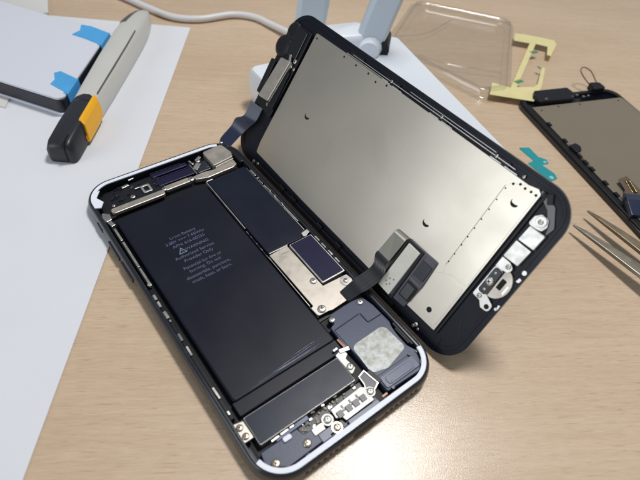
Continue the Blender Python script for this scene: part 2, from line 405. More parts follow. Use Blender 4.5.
# ------------------------------------------------------------------ clear tray, liner
tr = empty('clear_tray', (205, 80, .2)); tag(tr, 'transparent empty plastic tray lying beyond the white router', 'tray')
tq = [(166, 98), (165, 55), (183, 33), (262, 88), (222, 131)]
tq = [(160, 100), (174, 33), (188, 28), (264, 86), (224, 139)]
b = MB(); rings = []
for q, z in ((-4, .1), (0, .2), (1, 1.0), (1.8, 4.2), (2.6, 4.6), (5, 4.6), (6, 4.0), (7, 1.2), (9, .9)):
    rings.append([(x, y, z) for x, y in rp(o2(inset(tq, q), 205, 80), 7, 8)])
b.loft(rings, cap0=False); tro = b.build('tray_shell', TRAY, tr, smooth=50)
b = MB(); b.tube([tuple(q) for q in spline([(-34, 2, 3.2), (-26, -14, 3.4), (-12, -28, 3.2), (-4, -36, 3)], 6)], .5, 8)
b.tube([tuple(q) for q in spline([(-30, 26, 3), (-10, 20, 3.2), (20, 26, 3)], 6)], .4, 8)
b.split('moulded_rib', TRAY, tr, smooth=60)

ln = empty('adhesive_liner', (225, 45, 3.6)); tag(ln, 'pale yellow frame-shaped film with green print, on the clear tray', 'film')
LP = [(248.8, 71.8), (254.1, 67.7), (265.8, 53.2), (262.5, 48.6), (245.6, 40.9), (244.6, 43.2), (254.2, 49.6), (250.0, 55.8), (196.4, 28.7), (205.5, 23.6), (210.3, 24.6), (228.6, 35.0), (229.6, 33.4), (210.0, 21.6), (193.0, 14.2), (176.0, 31.5), (187.2, 39.0), (192.4, 30.0), (246.8, 58.2), (240.3, 65.8)]
b = MB(); b.prism(o2(LP, 225, 45), 0, .18); b.build('film', LINER, ln)
for (x, y, w, r) in ((239.8, 49.0, 5, 25), (202.2, 31.5, 5.5, 30), (226.5, 35.2, 1.6, 20)):
    b = MB(); b.box(-w / 2, w / 2, -1.1, 1.1, .0, .1)
    for k in range(3): b.box(-w / 2 + k * w / 3, -w / 2 + k * w / 3 + w / 6, 1.2, 1.9, 0, .1)
    o = b.build('green_mark', GREEN, ln, loc=(x - 225, y - 45, .2)); o.rotation_euler.z = R(r - 35)

b = MB(); b.prism(rp([(x - 155, y + 19) for x, y in [(156.5, -5.5), (161.6, -8.4), (159.5, -15.5), (161.4, -19.0), (159.8, -21.8), (155.9, -20.4), (155.9, -28.0), (153.9, -31.0), (150.2, -30.6), (149.2, -28.5), (150.8, -15.8), (155.0, -16.4)]], .8, 4), 0, .2)
b.cyl(-2.9, -9.9, .2, .24, 1.1, 12, mi=1); b.cyl(4.0, -1.0, .2, .24, .8, 12, mi=1)
tag(b.build('adhesive_strip', [TEAL, TEALL], loc=(155, -19, .03)), 'small teal stepped sticker strip between the two screens', 'sticker')

# ------------------------------------------------------------------ second screen, flat at right
ang = math.atan2(-.34, .94)
d2 = empty('spare_screen', (187.5, 22.5, .3), ang)   # local x to the right, local -y towards camera
tag(d2, 'spare phone screen lying flat with olive back plate at right edge', 'screen')
b = MB(); b.loft([[(x, y, z) for x, y in rrect(q, 66 - q, -137 + q, -q, 8)] for q, z in ((.6, 0), (0, .6), (0, 1.6), (.5, 2))]); b.build('glass', BLKG, d2, smooth=40)
b = MB(); b.ringp(rrect(.6, 65.4, -136.4, -.6, 7.5), rrect(3.2, 62.8, -133, -3, 5), 2.0, 3.0); b.build('frame', BLK, d2, bev=.2)
b = MB(); b.prism(rp([(4.2, -10.5), (63.8, -10.5), (64.6, -14), (64.6, -126), (4.2, -126)], .8, 4), 2.0, 3.1)
for x, y in ((8, -14), (34, -12.4), (60, -13), (20, -12.2)): b.cyl(x, y, 3.1, 3.14, .6, 10, mi=1)
b.build('back_plate', [OLIVE, DEEP], d2, bev=.1)
b = MB(); b.prism(rp([(12, 1.2), (34, 1.2), (35, -6), (31, -9.6), (9, -9), (9, -3)], 1, 4), 2.0, 5.4); b.build('earpiece_bracket', BLK, d2, bev=.5)
b = MB(); b.prism(rp([(50, 3.0), (57, 2.2), (57, -4), (49, -4)], 1.5, 5), 2, 6); b.build('camera_holder', BLK, d2, bev=.5)
b = MB(); b.tube([tuple(q) for q in spline([(51.5, 1, 4), (48.5, 6, 7), (47.5, 10, 9.5), (51, 12, 10), (55, 9.5, 8.5), (56, 3, 5)], 6)], .35, 8); b.build('looped_wire', mat('brown_wire', (.14, .10, .07), .4), d2, smooth=60)
for (x, y, s) in ((14, -7.5, .9), (37.5, -4.5, .9), (40.5, -6.5, 1.0), (44, -6.2, .8), (31, -7.8, .6)):
    b = MB(); b.prism(rp([(x - s, y - s * .6), (x + s, y - s * .8), (x + s * .8, y + s * .7), (x - s * .7, y + s * .6)], .3, 3), 3.0, 5.6 if x < 36 else 3.8); b.build('contact', STEEL, d2)
b = MB()
for y in (-26, -40, -52, -57, -62, -72, -80, -88): b.box(3.6, 5.2, y - 1.6, y + 1.2, 3.0, 3.7, mi=0)
for y in (-44, -47.5, -50, -83): b.box(4.6, 5.4, y - .8, y + .8, 3.1, 3.8, mi=1)
b.box(4.4, 5.0, -60, -46, 3.1, 3.4, mi=2)
b.split('edge_clip', [BLK, STEEL, COPPER], d2)
b = MB(); b.prism(rp([(3.2, -45), (7.4, -43.8), (8.6, -46.5), (7.2, -49.5), (3.4, -50.5)], .6, 3), 3.05, 4.4); b.build('side_connector', BLK, d2, bev=.2)
# flex connector lying on the spare screen
b = MB(); b.prism(rp([(-3.6, 6.2), (1.6, 7.8), (5.2, -5.0), (-1.4, -6.8), (-5.8, -3.2), (-3.4, 0)], .8, 4), 0, .5, 0)
b.box(-.6, .9, -2.6, 4.8, .5, .9, 12, 1)
for k in range(9): b.box(-1.1, -.5, -2.0 + k * .75, -1.7 + k * .75, .5, 1.0, 12, 2); b.box(.9, 1.5, -2.0 + k * .75, -1.7 + k * .75, .5, 1.0, 12, 2)
b.loft([[(-6, -3, .2), (5.5, -5, .2), (5.5, -5, 1.6), (-6, -3, 1.6)], [(-9, -8, .6), (4, -10, .6), (4, -10, 4), (-9, -8, 4)], [(-10, -16, .3), (3, -17, .3), (3, -17, 3), (-10, -16, 3)]], 3)
o = b.build('flex_tail', [mat('brown_flex', (.12, .085, .055), .4), DEEP, GOLD, FLEXB], d2, bev=.1)
o.location = Vector((12.6, -79.5, 4.2)) * K; o.rotation_euler = (R(8), 0, R(-8))

# ------------------------------------------------------------------ tweezers
tw = empty('tweezers', (138, -58, 3.4)); tag(tw, 'steel tweezers with two open pointed arms entering from the right edge', 'tweezers')
def arm(p0, p1, w1, z0, z1, m):
    a = Vector(p0) - Vector((138, -58)); e = Vector(p1) - Vector((138, -58)); dd = (e - a).normalized(); nn = Vector((-dd.y, dd.x)); L = (e - a).length
    rings = []
    for t, w in ((0, .8), (6, 1.9), (16, 3.2), (30, 4.9), (48, 6.2), (70, 6.8), (L + 40, 7)):
        w *= w1 * .8; c = a + dd * t; z = z0 + (z1 - z0) * min(1, t / 60)
        h = 1.5 if t > 10 else .6 + t * .09
        rings.append([(*(c + nn * w * .55), z + h), (*(c - nn * w * .45), z + h * .9), (*(c - nn * w * .55), z), (*(c + nn * w * .35), z)])
    b = MB(); b.loft(rings); return b.build('arm', m, tw, bev=.2)
arm((142.2, -53.2), (137.5, -97), 1.35, .2, 4, TWZB)
arm((129.0, -54.8), (126.5, -104), 1.35, .2, 4, TWZ)

# ================================================================== PHONE HOUSING
ph = empty('phone_body', (0, -1.2, 0))
tag(ph, 'opened black smartphone body with battery and circuits exposed, flat on the table', 'smartphone')
HX, HY = 33.5, 69.0
def O(y): return y + 1.2      # measured y -> local y
def outline(q, n=16): return rrect(-HX + q, HX - q, -HY + q, HY - q, max(.8, 11.5 - q), n)
b = MB()
prof = [(3.2, .05), (1.6, .35), (.7, 1.0), (.15, 2.1), (0, 3.3), (.15, 4.6), (.55, 5.6), (.95, 6.15), (1.25, 6.3), (1.45, 6.3), (1.55, 6.15), (1.6, 5.65), (2.2, 5.55), (2.3, 5.4), (2.4, 1.2)]
b.loft([[(x, y, z) for x, y in outline(q)] for q, z in prof])
b.build('shell', SHELL, ph, smooth=38)
b = MB(); b.prism(outline(3.6), 1.25, 1.6); b.build('floor_plate', INNER, ph)

def strip_path(pts, w, z0, z1, name, m, parent, bev=.15):
    P = spline([(x, y, 0) for x, y in pts], 6); L = []; Rr = []
    for i, q in enumerate(P):
        t = (P[min(i + 1, len(P) - 1)] - P[max(i - 1, 0)]).normalized(); nn = Vector((-t.y, t.x, 0))
        ww = w
        L.append((q + nn * ww / 2)); Rr.append((q - nn * ww / 2))
    b = MB(); b.loft([[(l.x, l.y, z0), (l.x, l.y, z1), (r.x, r.y, z1), (r.x, r.y, z0)] for l, r in zip(L, Rr)])
    return b.build(name, m, parent, bev=bev)
# white gaskets on the ledge, bottom and top, following the corners
def arcpath(q, seq):
    r = 11.5 - q; pts = []
    for s in seq: pts.append(s if not callable(s) else s(r))
    return pts
q = 2.2; rr_ = 11.5 - q; cx = HX - 11.5; cy = HY - 11.5
def corner(sx, sy, a0, a1, n=7): return [(sx * cx + rr_ * math.cos(R(a)), sy * cy + rr_ * math.sin(R(a))) for a in [a0 + (a1 - a0) * k / n for k in range(n + 1)]]
bot = corner(-1, -1, 192, 270) + [(x, -HY + q) for x in (-15, -5, 5, 15)] + corner(1, -1, 270, 352)
strip_path(bot, 1.7, 5.62, 6.2, 'white_gasket', WHTP, ph)
top = corner(-1, 1, 180, 90) + [(x, HY - q) for x in (-14, -4, 6, 16)] + corner(1, 1, 90, 62, 3)
strip_path(top, 1.5, 5.62, 6.2, 'white_gasket', WHTP, ph)
b = MB(); b.prism([(-32.2, O(54.2)), (-29.8, O(53.2)), (-27.9, O(55.8)), (-29.4, O(59.2)), (-26.8, O(62.6)), (-29.6, O(62.2)), (-31.4, O(59.6))], 5.6, 6.15); b.build('corner_gasket', WHTP, ph, bev=.1)
# side buttons, port, speaker holes
for y0, y1 in ((O(27.8), O(37.6)), (O(16.2), O(26.2))):
    b = MB(); b.box(-HX - .55, -HX + .6, y0, y1, 2.3, 4.3); b.build('volume_button', SHELL, ph, bev=.4, seg=3)
b = MB(); b.box(-HX - .4, -HX + .6, O(43.8), O(49), 2.5, 4.1); b.build('mute_switch', SHELL, ph, bev=.4)
b = MB()
for x in [8.5 + 2.1 * k for k in range(7)] + [-8.5 - 2.1 * k for k in range(7)]:
    n = 12; b.loft([[(x + .62 * math.cos(2 * math.pi * k / n), yy, 3.2 + .62 * math.sin(2 * math.pi * k / n)) for k in range(n)] for yy in (-HY - .03, -HY + .5)])
b.split('speaker_hole', DEEP, ph)
b = MB(); b.loft([[(x, yy, z + 3.2) for x, z in rrect(-4.3, 4.3, -1.3, 1.3, 1.25, 5)] for yy in (-HY - .03, -HY + .5)]); b.build('charging_port', DEEP, ph)

# battery
b = MB(); b.prism(rrect(-27.8, 10.6, O(-42.0), O(45.6), 1.2, 4), 1.6, 4.7); bat = b.build('battery', BATT, ph, bev=.7, seg=3)
b = MB(); b.prism(rrect(-28.2, 10.8, O(-46.6), O(-41.6), .5, 3), 1.6, 3.9); b.build('battery_flap', BATT, bat, bev=.3)
b = MB()   # creased wrap across the battery end
for k in range(4):
    y = O(-41.5 + k * .66); x0 = (-25, -24, -18, -8)[k]; x1 = (8, 10, 10.2, 10.2)[k]; P = []; rr = []
    for i in range(30):
        t = i / 29; x = x0 + (x1 - x0) * t
        P.append((x, y + .25 * math.sin(t * 4 + k * 2) + .8 * t, 4.50 + .05 * math.sin(t * 3.1))); rr.append(.05 + .40 * math.sin(math.pi * t) * (.8 + .2 * math.sin(t * 17 + k)))
    b.tube(P, rr, 8)
b.build('creased_wrap', mat('shiny_wrap', (.030, .040, .072), .30, spec=.45, bump=.5, bscale=350), bat, smooth=80)
tz = 4.72
lines = [('Li-ion Battery', -9.7, 26.2, 1.9), ('3.80V === 7.45Whr', -9.7, 23.9, 1.9), ('APN: 616-00255', -9.4, 21.6, 1.9), ('WARNING', -7.6, 18.6, 1.9),
         ('Authorized Service', -9.9, 16.0, 2.0), ('Provider Only', -9.5, 13.7, 2.0), ('Potential for fire or', -9.6, 10.6, 1.9), ('burning. Do not', -9.6, 8.5, 1.9),
         ('disassemble, puncture,', -9.6, 6.0, 1.9), ('crush, heat, or burn.', -9.4, 3.8, 1.9)]
for s, x, y, sz in lines: text(s, x, O(y), tz, sz, TXT, bat, name='printed_text')
tri = [(-15.3, O(17.4)), (-11.9, O(17.4)), (-13.6, O(20.4))]
trin = [(-14.75, O(17.72)), (-12.45, O(17.72)), (-13.6, O(19.75))]
b = MB(); b.ringp(tri, trin, 4.70, 4.73); b.box(-13.75, -13.45, O(18.3), O(19.1), 4.70, 4.73); b.box(-13.75, -13.45, O(17.9), O(18.1), 4.70, 4.73); b.build('warning_triangle', TXTW, bat)

# taptic engine
b = MB(); b.prism(rrect(-28.0, 6.9, O(-57.2), O(-47.6), .5, 3), 1.6, 4.9); tp = b.build('vibration_motor', BRIGHT, ph, bev=.25)
b = MB(); b.prism(rrect(-27.75, 6.65, O(-56.9), O(-47.9), .4, 3), 4.9, 5.0); b.build('cover_film', TAPT, tp)
b = MB(); b.prism(rp([(-31.8, O(-47.6)), (-28.3, O(-48.4)), (-28.2, O(-54.2)), (-31.4, O(-54.2))], .4, 3), 4.4, 5.1); b.build('screw_bracket', NICK, ph, bev=.15)
screw(ph, -30.2, O(-49.7), 5.05, 1.05, 'g', 10); screw(ph, -30.0, O(-52.7), 5.05, 1.05, 'g', 50)
# bracket right of the motor
b = MB(); b.prism(rp([(6.8, O(-46.8)), (10.2, O(-46.0)), (10.6, O(-48.6)), (9.0, O(-49.6)), (9.6, O(-53.8)), (7.1, O(-55.2))], .5, 3), 4.2, 4.9); b.build('screw_bracket', SATIN, ph, bev=.15)
screw(ph, 8.3, O(-52.6), 4.85, 1.15, 's', 30)
b = MB(); b.box(8.6, 12.2, O(-47.6), O(-46.2), 4.9, 5.3, -12); b.box(7.2, 9.0, O(-45.6), O(-44.8), 4.6, 5.1, 5); b.split('spring_contact', BRIGHT, ph, bev=.1)
b = MB(); b.box(11.0, 11.8, O(-46), O(-42.4), 4.2, 4.5, 4); b.build('copper_contact', COPPER, ph)

# logic board
b = MB(); b.prism([(11.3, O(46.9)), (30.8, O(47.6)), (30.8, O(-33)), (11.0, O(-33))], 1.6, 2.6); b.build('circuit_board', PCB, ph)
SH = [(11.6, O(46.6)), (29.9, O(47.4)), (30.1, O(3.0)), (28.6, O(2.2)), (26.8, O(.2)), (20.4, O(.4)), (12.0, O(.3))]
b = MB(); b.prism(SH, 2.6, 5.0); b.build('board_shield', SHIELD, ph, bev=.25)
b = MB(); b.box(11.15, 11.5, O(15.8), O(46.6), 3.6, 5.12); b.box(30.1, 30.42, O(3.0), O(17.4), 3.6, 5.12); b.box(12.2, 20.4, O(-.05), O(.25), 4.6, 5.1)
b.box(11.6, 14.6, O(46.75), O(46.95), 3.8, 5.1, .5); b.box(30.05, 30.22, O(17.6), O(46), 4.4, 5.05); b.box(30.6, 31.0, O(8), O(29), 4.9, 5.15, .4)
b.split('shield_edge', BRIGHT, ph, bev=.08)
b = MB(); b.prism(rp([(28.0, O(1.9)), (31.2, O(2.6)), (31.3, O(.9)), (29.4, O(.2)), (28.6, O(-.4)), (27.8, O(.3))], .35, 3), 4.9, 5.4); b.build('foil_connector', BRIGHT, ph, bev=.1)
b = MB(); b.prism(rrect(20.6, 30.9, O(-21.8), O(-.5), .4, 3), 2.6, 5.5); ss = b.build('small_shield', BRIGHT, ph, bev=.2)
b = MB(); b.prism(rrect(20.95, 30.45, O(-21.3), O(-.85), .4, 3), 5.5, 5.58); b.build('purple_film', PURP, ss)
# steel cover plate with lobes
PL = [(11.9, O(-.4)), (20.1, O(.1)), (20.3, O(-22.4)), (30.6, O(-22.9)), (31.4, O(-26.8)), (25.0, O(-27.7)), (24.3, O(-32.0)), (17.0, O(-32.4)), (15.6, O(-32.0)), (11.3, O(-31.8)), (11.0, O(-27.9)), (12.2, O(-27.4)), (12.1, O(-14))]
b = MB(); b.prism(rp(PL, [.3, .3, .2, .6, 1.6, .6, .3, .3, .5, 1.0, .3, .2, .2], 4), 4.2, 4.75); b.build('cover_plate', NICK, ph, bev=.12)
b = MB(); b.cyl(28.5, O(-25.2), 4.75, 4.95, 2.1, 24); b.build('lug', STEEL, ph, bev=.08)
screw(ph, 28.5, O(-25.2), 4.95, .9, 'n'); screw(ph, 13.9, O(-30.2), 4.75, 1.5, 's', 40); screw(ph, 18.6, O(-18.9), 4.7, 1.3, 's', 60)
b = MB(); b.box(15.8, 19.0, O(-2.6), O(-2.4), 4.7, 4.9, -5); b.box(11.0, 11.25, O(-27), O(-1), 3.6, 4.9); b.split('plate_edge', STEEL, ph)

# navy speaker module
SP = [(14.6, O(-33.4)), (24.6, O(-33.0)), (29.2, O(-33.6)), (30.3, O(-38.6)), (30.6, O(-47)), (29.4, O(-50)), (29.3, O(-57)), (30.6, O(-60)), (29.6, O(-64.6)), (26.5, O(-66.2)), (13.0, O(-65.6)), (12.8, O(-61)), (12.6, O(-48)), (11.6, O(-46)), (12.0, O(-37.6)), (14.0, O(-37.0))]
b = MB(); b.prism(rp(SP, .7, 4), 1.6, 4.5); sp = b.build('speaker_module', NAVY, ph, bev=.3)
b = MB(); b.prism(rp([(12.4, O(-39.4)), (23.6, O(-38.8)), (23.8, O(-43.2)), (29.8, O(-43.2)), (29.9, O(-46.5)), (28, O(-60)), (13.4, O(-60)), (12.6, O(-48))], .5, 3), 4.5, 4.72); b.build('raised_panel', NAVY, sp, bev=.12)
b = MB(); b.box(12.6, 23.6, O(-39.05), O(-38.85), 4.5, 4.74, 3); b.box(23.9, 24.1, O(-43), O(-38.8), 4.5, 4.76); b.box(24, 30, O(-43.1), O(-42.9), 4.5, 4.76); b.split('panel_seam', DEEP, sp)
b = MB(); b.prism(rp([(13.2, O(-47.2)), (27.6, O(-46.8)), (28.2, O(-57.4)), (18.2, O(-59.8)), (12.6, O(-58.2))], [2.2, 2.4, 1.8, 3, 2], 6), 4.72, 4.86); b.build('foil_sticker', STK, sp, bev=.05)
b = MB(); b.prism(rrect(13.4, 27.8, O(-65.0), O(-60.6), .8, 4), 4.5, 4.9); b.build('lower_panel', NAVYL, sp, bev=.2)
b = MB(); b.prism(rrect(14.8, 25.6, O(-64.4), O(-61.6), 1.0, 4), 4.9, 5.12); b.build('raised_pad', NAVYL, sp, bev=.15)
b = MB()
for x, y in ((15.0, -65.6), (27.2, -60.0), (16.2, -64.0)): b.cyl(x, O(y), 4.6, 5.15, .55, 12)
b.split('rivet', CHIP, sp)
screw(ph, 14.3, O(-35.5), 4.5, 1.15, 'n', 20); screw(ph, 27.0, O(-35.2), 4.5, 1.15, 's', 60); screw(ph, 29.3, O(-64.5), 4.6, 1.15, 'g', 10)
b = MB(); b.box(30.4, 31.6, O(-58), O(-48), 2.5, 5.0); b.box(29.8, 30.5, O(-57), O(-50), 3, 4.9); b.build('side_bracket', BLK, ph, bev=.2)
screw(ph, 30.3, O(-60.6), 4.7, .6, 's')

# bottom-left module, green board, connector bracket
b = MB(); b.prism(rp([(-29.0, O(-58.6)), (-16.6, O(-58.8)), (-16.0, O(-61.2)), (-12.4, O(-61.4)), (-12.4, O(-66.2)), (-24.6, O(-66.4)), (-29.8, O(-62.8))], .5, 3), 1.6, 4.2); b.build('antenna_module', NAVY, ph, bev=.3)
screw(ph, -27.0, O(-63.6), 4.3, 1.35, 'g', 15); screw(ph, -16.6, O(-64.0), 4.25, 1.25, 'g', 70)
b = MB(); b.box(-23.5, -12, O(-58.9), O(-57.4), 3.6, 4.6, 1); b.build('module_cover', NAVYL, ph, bev=.2)
b = MB(); b.box(-24.8, -22.2, O(-58.2), O(-57.6), 4.6, 5.0, 2); b.box(-21.6, -19.0, O(-58.1), O(-57.5), 4.6, 5.0, 2); b.box(-18.4, -17.0, O(-58.0), O(-57.5), 4.6, 5.0, 2); b.split('contact_strip', STEEL, ph, bev=.08)
b = MB(); b.prism(rrect(-21.9, -19.2, O(-60.4), O(-58.9), .5, 3), 4.2, 5.0); b.build('white_pad', WHTP, ph, bev=.15)
b = MB(); b.prism([(-16.2, O(-59.0)), (8, O(-57.9)), (9, O(-66)), (-8, O(-66.4)), (-12.2, O(-62)), (-16, O(-61.4))], 1.6, 3.6); b.build('circuit_board', PCB, ph)
b = MB(); random.seed(3)
for k in range(46):
    x = random.uniform(-15.5, 7); y = random.uniform(-61.2, -58.3); s = random.uniform(.25, .6)
    b.box(x - s, x + s * .6, O(y) - s * .5, O(y) + s * .4, 3.6, 4.0 + random.random() * .3, random.choice((0, 90, 45)), random.choice((0, 0, 0, 1, 2, 2)))
b.split('small_component', [CHIP, STEEL, mat('amber_capacitor', (.30, .20, .10), .4), GOLD], ph)
b = MB(); b.prism(rrect(-13.6, -9.8, O(-63.8), O(-61.6), .3, 3), 3.6, 4.6)
b.build('board_connector', mat('grey_connector', (.42, .40, .36), .4, .4), ph, bev=.1)
b = MB(); b.box(-11.6, -9.9, O(-62.7), O(-61.9), 4.6, 4.75); b.build('gold_pad', GOLD, ph)
b = MB(); b.prism(rrect(-12.8, -8.2, O(-66.6), O(-63.9), .4, 3), 3.6, 4.5); b.build('blue_connector', NAVYL, ph, bev=.12)
b = MB(); b.cyl(-7.9, O(-62.0), 4.3, 4.75, 1.9, 24); b.build('lug', SATIN, ph, bev=.1); screw(ph, -7.9, O(-62.0), 4.75, 1.2, 's', 40)
b = MB(); b.cyl(-6.9, O(-65.4), 4.1, 4.6, 1.75, 24); b.box(-9.8, -6.4, O(-66.4), O(-65.6), 4.1, 4.5, 5); b.build('lug', CHAMP, ph, bev=.1); screw(ph, -6.9, O(-65.4), 4.6, 1.2, 'g', 0)
b = MB(); b.box(-13, -9.8, O(-67.4), O(-66.9), 4.2, 4.9, 2); b.box(-9.2, -7, O(-67.4), O(-66.7), 4.2, 4.7, 2); b.split('spring_contact', BRIGHT, ph, bev=.1)
b = MB(); b.prism(rp([(-5.4, O(-60.2)), (6.6, O(-59.6)), (7.6, O(-60.4)), (7.6, O(-65.2)), (-3.4, O(-65.4)), (-3.8, O(-63.8)), (-5.6, O(-63.2))], .3, 3), 4.3, 4.85); b.build('connector_bracket', SATIN, ph, bev=.12)
b = MB(); b.box(-4.9, 6.2, O(-62.85), O(-62.2), 4.85, 4.95)
for x in (-3.6, -.3, 2.4, 5.2): b.box(x - 1.15, x + .75, O(-63.9), O(-61.9), 4.85, 5.3)
for x in (-2.0, 1.0, 3.8): b.box(x - .3, x + .3, O(-62.0), O(-60.8), 4.85, 4.96)
b.build('bracket_slots', CHIP, ph)
b = MB(); b.prism(rrect(-3.2, 8.6, O(-67.3), O(-65.6), .3, 3), 3.6, 4.7); b.build('bracket_pad', NAVYL, ph, bev=.12)
loop = [(8.3, O(-56.6)), (11.2, O(-55.8)), (11.7, O(-58.6)), (12.4, O(-61.9)), (10.0, O(-63.0)), (7.3, O(-61.4)), (8.1, O(-59.6))]
cxl = sum(q[0] for q in loop) / 7; cyl_ = sum(q[1] for q in loop) / 7
b = MB(); b.ringp(loop, [(cxl + (x - cxl) * .80, cyl_ + (y - cyl_) * .84) for x, y in loop], 4.6, 4.95); b.build('wire_frame', BRIGHT, ph, bev=.08)
b = MB(); b.prism([(cxl + (x - cxl) * .80, cyl_ + (y - cyl_) * .84) for x, y in loop], 4.2, 4.7); b.build('dark_pad', CHIP, ph)
b = MB(); b.cyl(8.2, O(-62.6), 4.6, 4.95, 1.7, 24); b.build('lug', SATIN, ph, bev=.1); screw(ph, 8.2, O(-62.6), 4.95, 1.15, 's', 20)
b = MB(); b.box(11.8, 13.4, O(-62), O(-56.8), 4.0, 5.0, 10); b.build('black_block', BLK, ph, bev=.15)
b = MB(); b.box(10.4, 12.4, O(-66.2), O(-65.6), 4.2, 4.7); b.build('copper_contact', COPPER, ph)

b = MB(); random.seed(21)
for k in range(12):
    x = random.uniform(-25, 12); y = random.choice((-57.75, -66.9)) + random.uniform(-.12, .12); L = random.uniform(.5, 1.6)
    b.box(x, x + L, O(y) - .2, O(y) + .2, 4.1, 4.1 + random.uniform(.3, .8), random.uniform(-8, 8), random.choice((0, 0, 1)))
b.split('small_component', [CHIP, STEEL], ph)
# top cluster
b = MB(); b.prism(outline(4.0), 1.6, 1.9); b.build('inner_tray', INNER, ph)
b = MB(); b.prism(rp([(-30, O(48)), (-3, O(52)), (-3, O(63.5)), (-26, O(62.8)), (-29.5, O(57))], 1, 4), 1.9, 3.6); b.build('top_board', INNER, ph, bev=.3)
b = MB(); b.prism(rrect(-27.2, -5.4, O(48.7), O(51.7), 1.2, 5), 3.6, 5.2); b.build('antenna_bracket', NICK, ph, bev=.25)
b = MB(); b.prism(rrect(-4.6, 6.4, O(50.4), O(53.1), .5, 4), 3.6, 5.1); b.build('antenna_bracket', NICK, ph, bev=.2)
b = MB(); b.prism(rp([(8.2, O(52.6)), (13.2, O(53.0)), (18, O(52.2)), (28.4, O(54.6)), (28.2, O(50.6)), (26.0, O(49.4)), (13.6, O(48.9)), (8.6, O(50.4))], .4, 3), 3.0, 4.9); b.build('camera_bracket', NICK, ph, bev=.2)
b = MB(); b.prism(rp([(18.6, O(53.1)), (28.6, O(54.4)), (29.6, O(57.6)), (28.3, O(64.6)), (18.6, O(63.6))], [.6, 1.2, 1.0, 1.4, 1.2], 5), 1.8, 6.0); b.build('rear_camera', NICK, ph, bev=.35, seg=3)
b = MB(); b.box(18.9, 28.2, O(52.7), O(53.0), 4.9, 5.9, 7); b.build('camera_edge', BRIGHT, ph, bev=.05)
screw(ph, -4.9, O(51.3), 5.1, 1.0, 's', 10); screw(ph, 7.0, O(51.4), 4.9, 1.3, 's', 30); screw(ph, -16.8, O(55.0), 3.8, .95, 's'); screw(ph, -25.0, O(54.4), 3.6, .7, 'n'); screw(ph, 14.8, O(60.4), 4.8, .9, 's', 30)
b = MB(); b.ringp(rrect(-12.4, -8.6, O(54.0), O(58.6), .6, 4), rrect(-11.5, -9.5, O(54.9), O(57.7), .4, 4), 3.6, 4.6); b.build('square_ring', BRIGHT, ph, bev=.1)
b = MB(); random.seed(9)
for k in range(26):
    x = random.uniform(-27, 17); y = 53.9 + random.random() * 9.5 + x * .03; q = random.uniform(.25, .7)
    if -13.5 < x < -7.5 and 53 < y < 60: continue
    b.box(x - q, x + q, O(y) - q * .4, O(y) + q * .4, 3.6, 4.15 + random.random() * .25, random.uniform(-20, 60), random.choice((0, 0, 0, 0, 1)))
b.split('small_component', [CHIP, MATS.get('dim_steel') or mat('dim_steel', (.20, .20, .22), .4, .8)], ph)
b = MB(); b.box(-14.5, -12.4, O(58.2), O(58.8), 4, 4.5); b.box(-18.6, -15.6, O(61.4), O(62.6), 3.6, 4.4, 8); b.box(-14.9, -12.6, O(63.6), O(64.3), 4.8, 5.2, 5); b.split('spring_contact', STEEL, ph, bev=.1)
b = MB(); b.box(10.8, 15.2, O(57), O(59.2), 3.6, 4.6, 40); b.box(14.0, 17.0, O(61.0), O(62.4), 4.0, 5.2, 30); b.box(11.6, 12.4, O(60), O(63), 3.4, 4.6, 10); b.split('spring_contact', STEEL, ph, bev=.15)
b = MB(); b.prism(rrect(-5.6, 10.8, O(55.2), O(59.5), .6, 4), 1.9, 4.0); b.build('flash_module', PURP, ph, bev=.2)
b = MB(); b.prism(rrect(-6.0, 10.2, O(61.2), O(63.4), .6, 4), 1.9, 4.2); b.build('top_flex', PURP, ph, bev=.2)
b = MB(); b.box(-5.6, 10.5, O(59.7), O(59.95), 3.8, 4.1); b.box(-5.8, 8, O(63.6), O(63.8), 4.0, 4.3); b.split('thin_edge', mat('violet_edge', (.10, .09, .17), .35, .6), ph)
b = MB(); b.prism(rp([(11.4, O(54.2)), (18.0, O(54.2)), (18.0, O(60.4)), (12.2, O(60.2))], .6, 4), 1.9, 4.2); b.build('lens_holder', CHIP, ph, bev=.2)
b = MB(); b.box(10.7, 11.0, O(53.6), O(60.5), 3.8, 4.5); b.split('thin_edge', STEEL, ph)
b = MB(); b.prism(rp([(29.8, O(50)), (32.0, O(50)), (32.0, O(58)), (29.9, O(65.5)), (29.2, O(62))], .6, 4), 2, 5.6); b.build('corner_block', BLK, ph, bev=.3)
screw(ph, 29.4, O(66.0), 5.5, 1.0, 's')
b = MB(); b.prism(rp([(-31, O(46)), (-28.6, O(46.4)), (-28.2, O(49.6)), (-30.6, O(51.6)), (-31.4, O(49))], .4, 3), 2.5, 5.0); b.build('corner_contact', STEEL, ph, bev=.15)

# side rails: spring clips and steel edges
b = MB(); b.box(-30.5, -29.5, O(9.5), O(45.5), 1.8, 4.6); b.box(-31.0, -29.6, O(-46), O(9.2), 1.8, 4.2); b.box(31.0, 31.9, O(-31), O(46), 1.8, 4.4); b.split('side_rail', BLK, ph, bev=.2)
b = MB()
for y0, y1 in ((34.5, 41.5), (19.8, 33.6), (10.4, 19.2)): b.box(-30.1, -29.2, O(y0), O(y1), 4.6, 5.0, random.uniform(-.6, .6))
b.cyl(-29.9, O(10.6), 4.6, 5.15, .8, 10); b.box(-30.4, -28.8, O(43), O(45.8), 4.4, 5.0, 12)
b.split('steel_rail', STEEL, ph, bev=.12)
b = MB(); random.seed(11)
y = 6.0
while y > -44:
    L = random.uniform(.8, 4.2)
    if random.random() < .75: b.box(-30.7 - random.random() * .3, -30.2 + random.random() * .2, O(y - L), O(y), 4.4, 4.9, random.uniform(-3, 3), 0 if random.random() < .7 else 1)
    y -= L + random.uniform(.5, 2.6)
y = 38
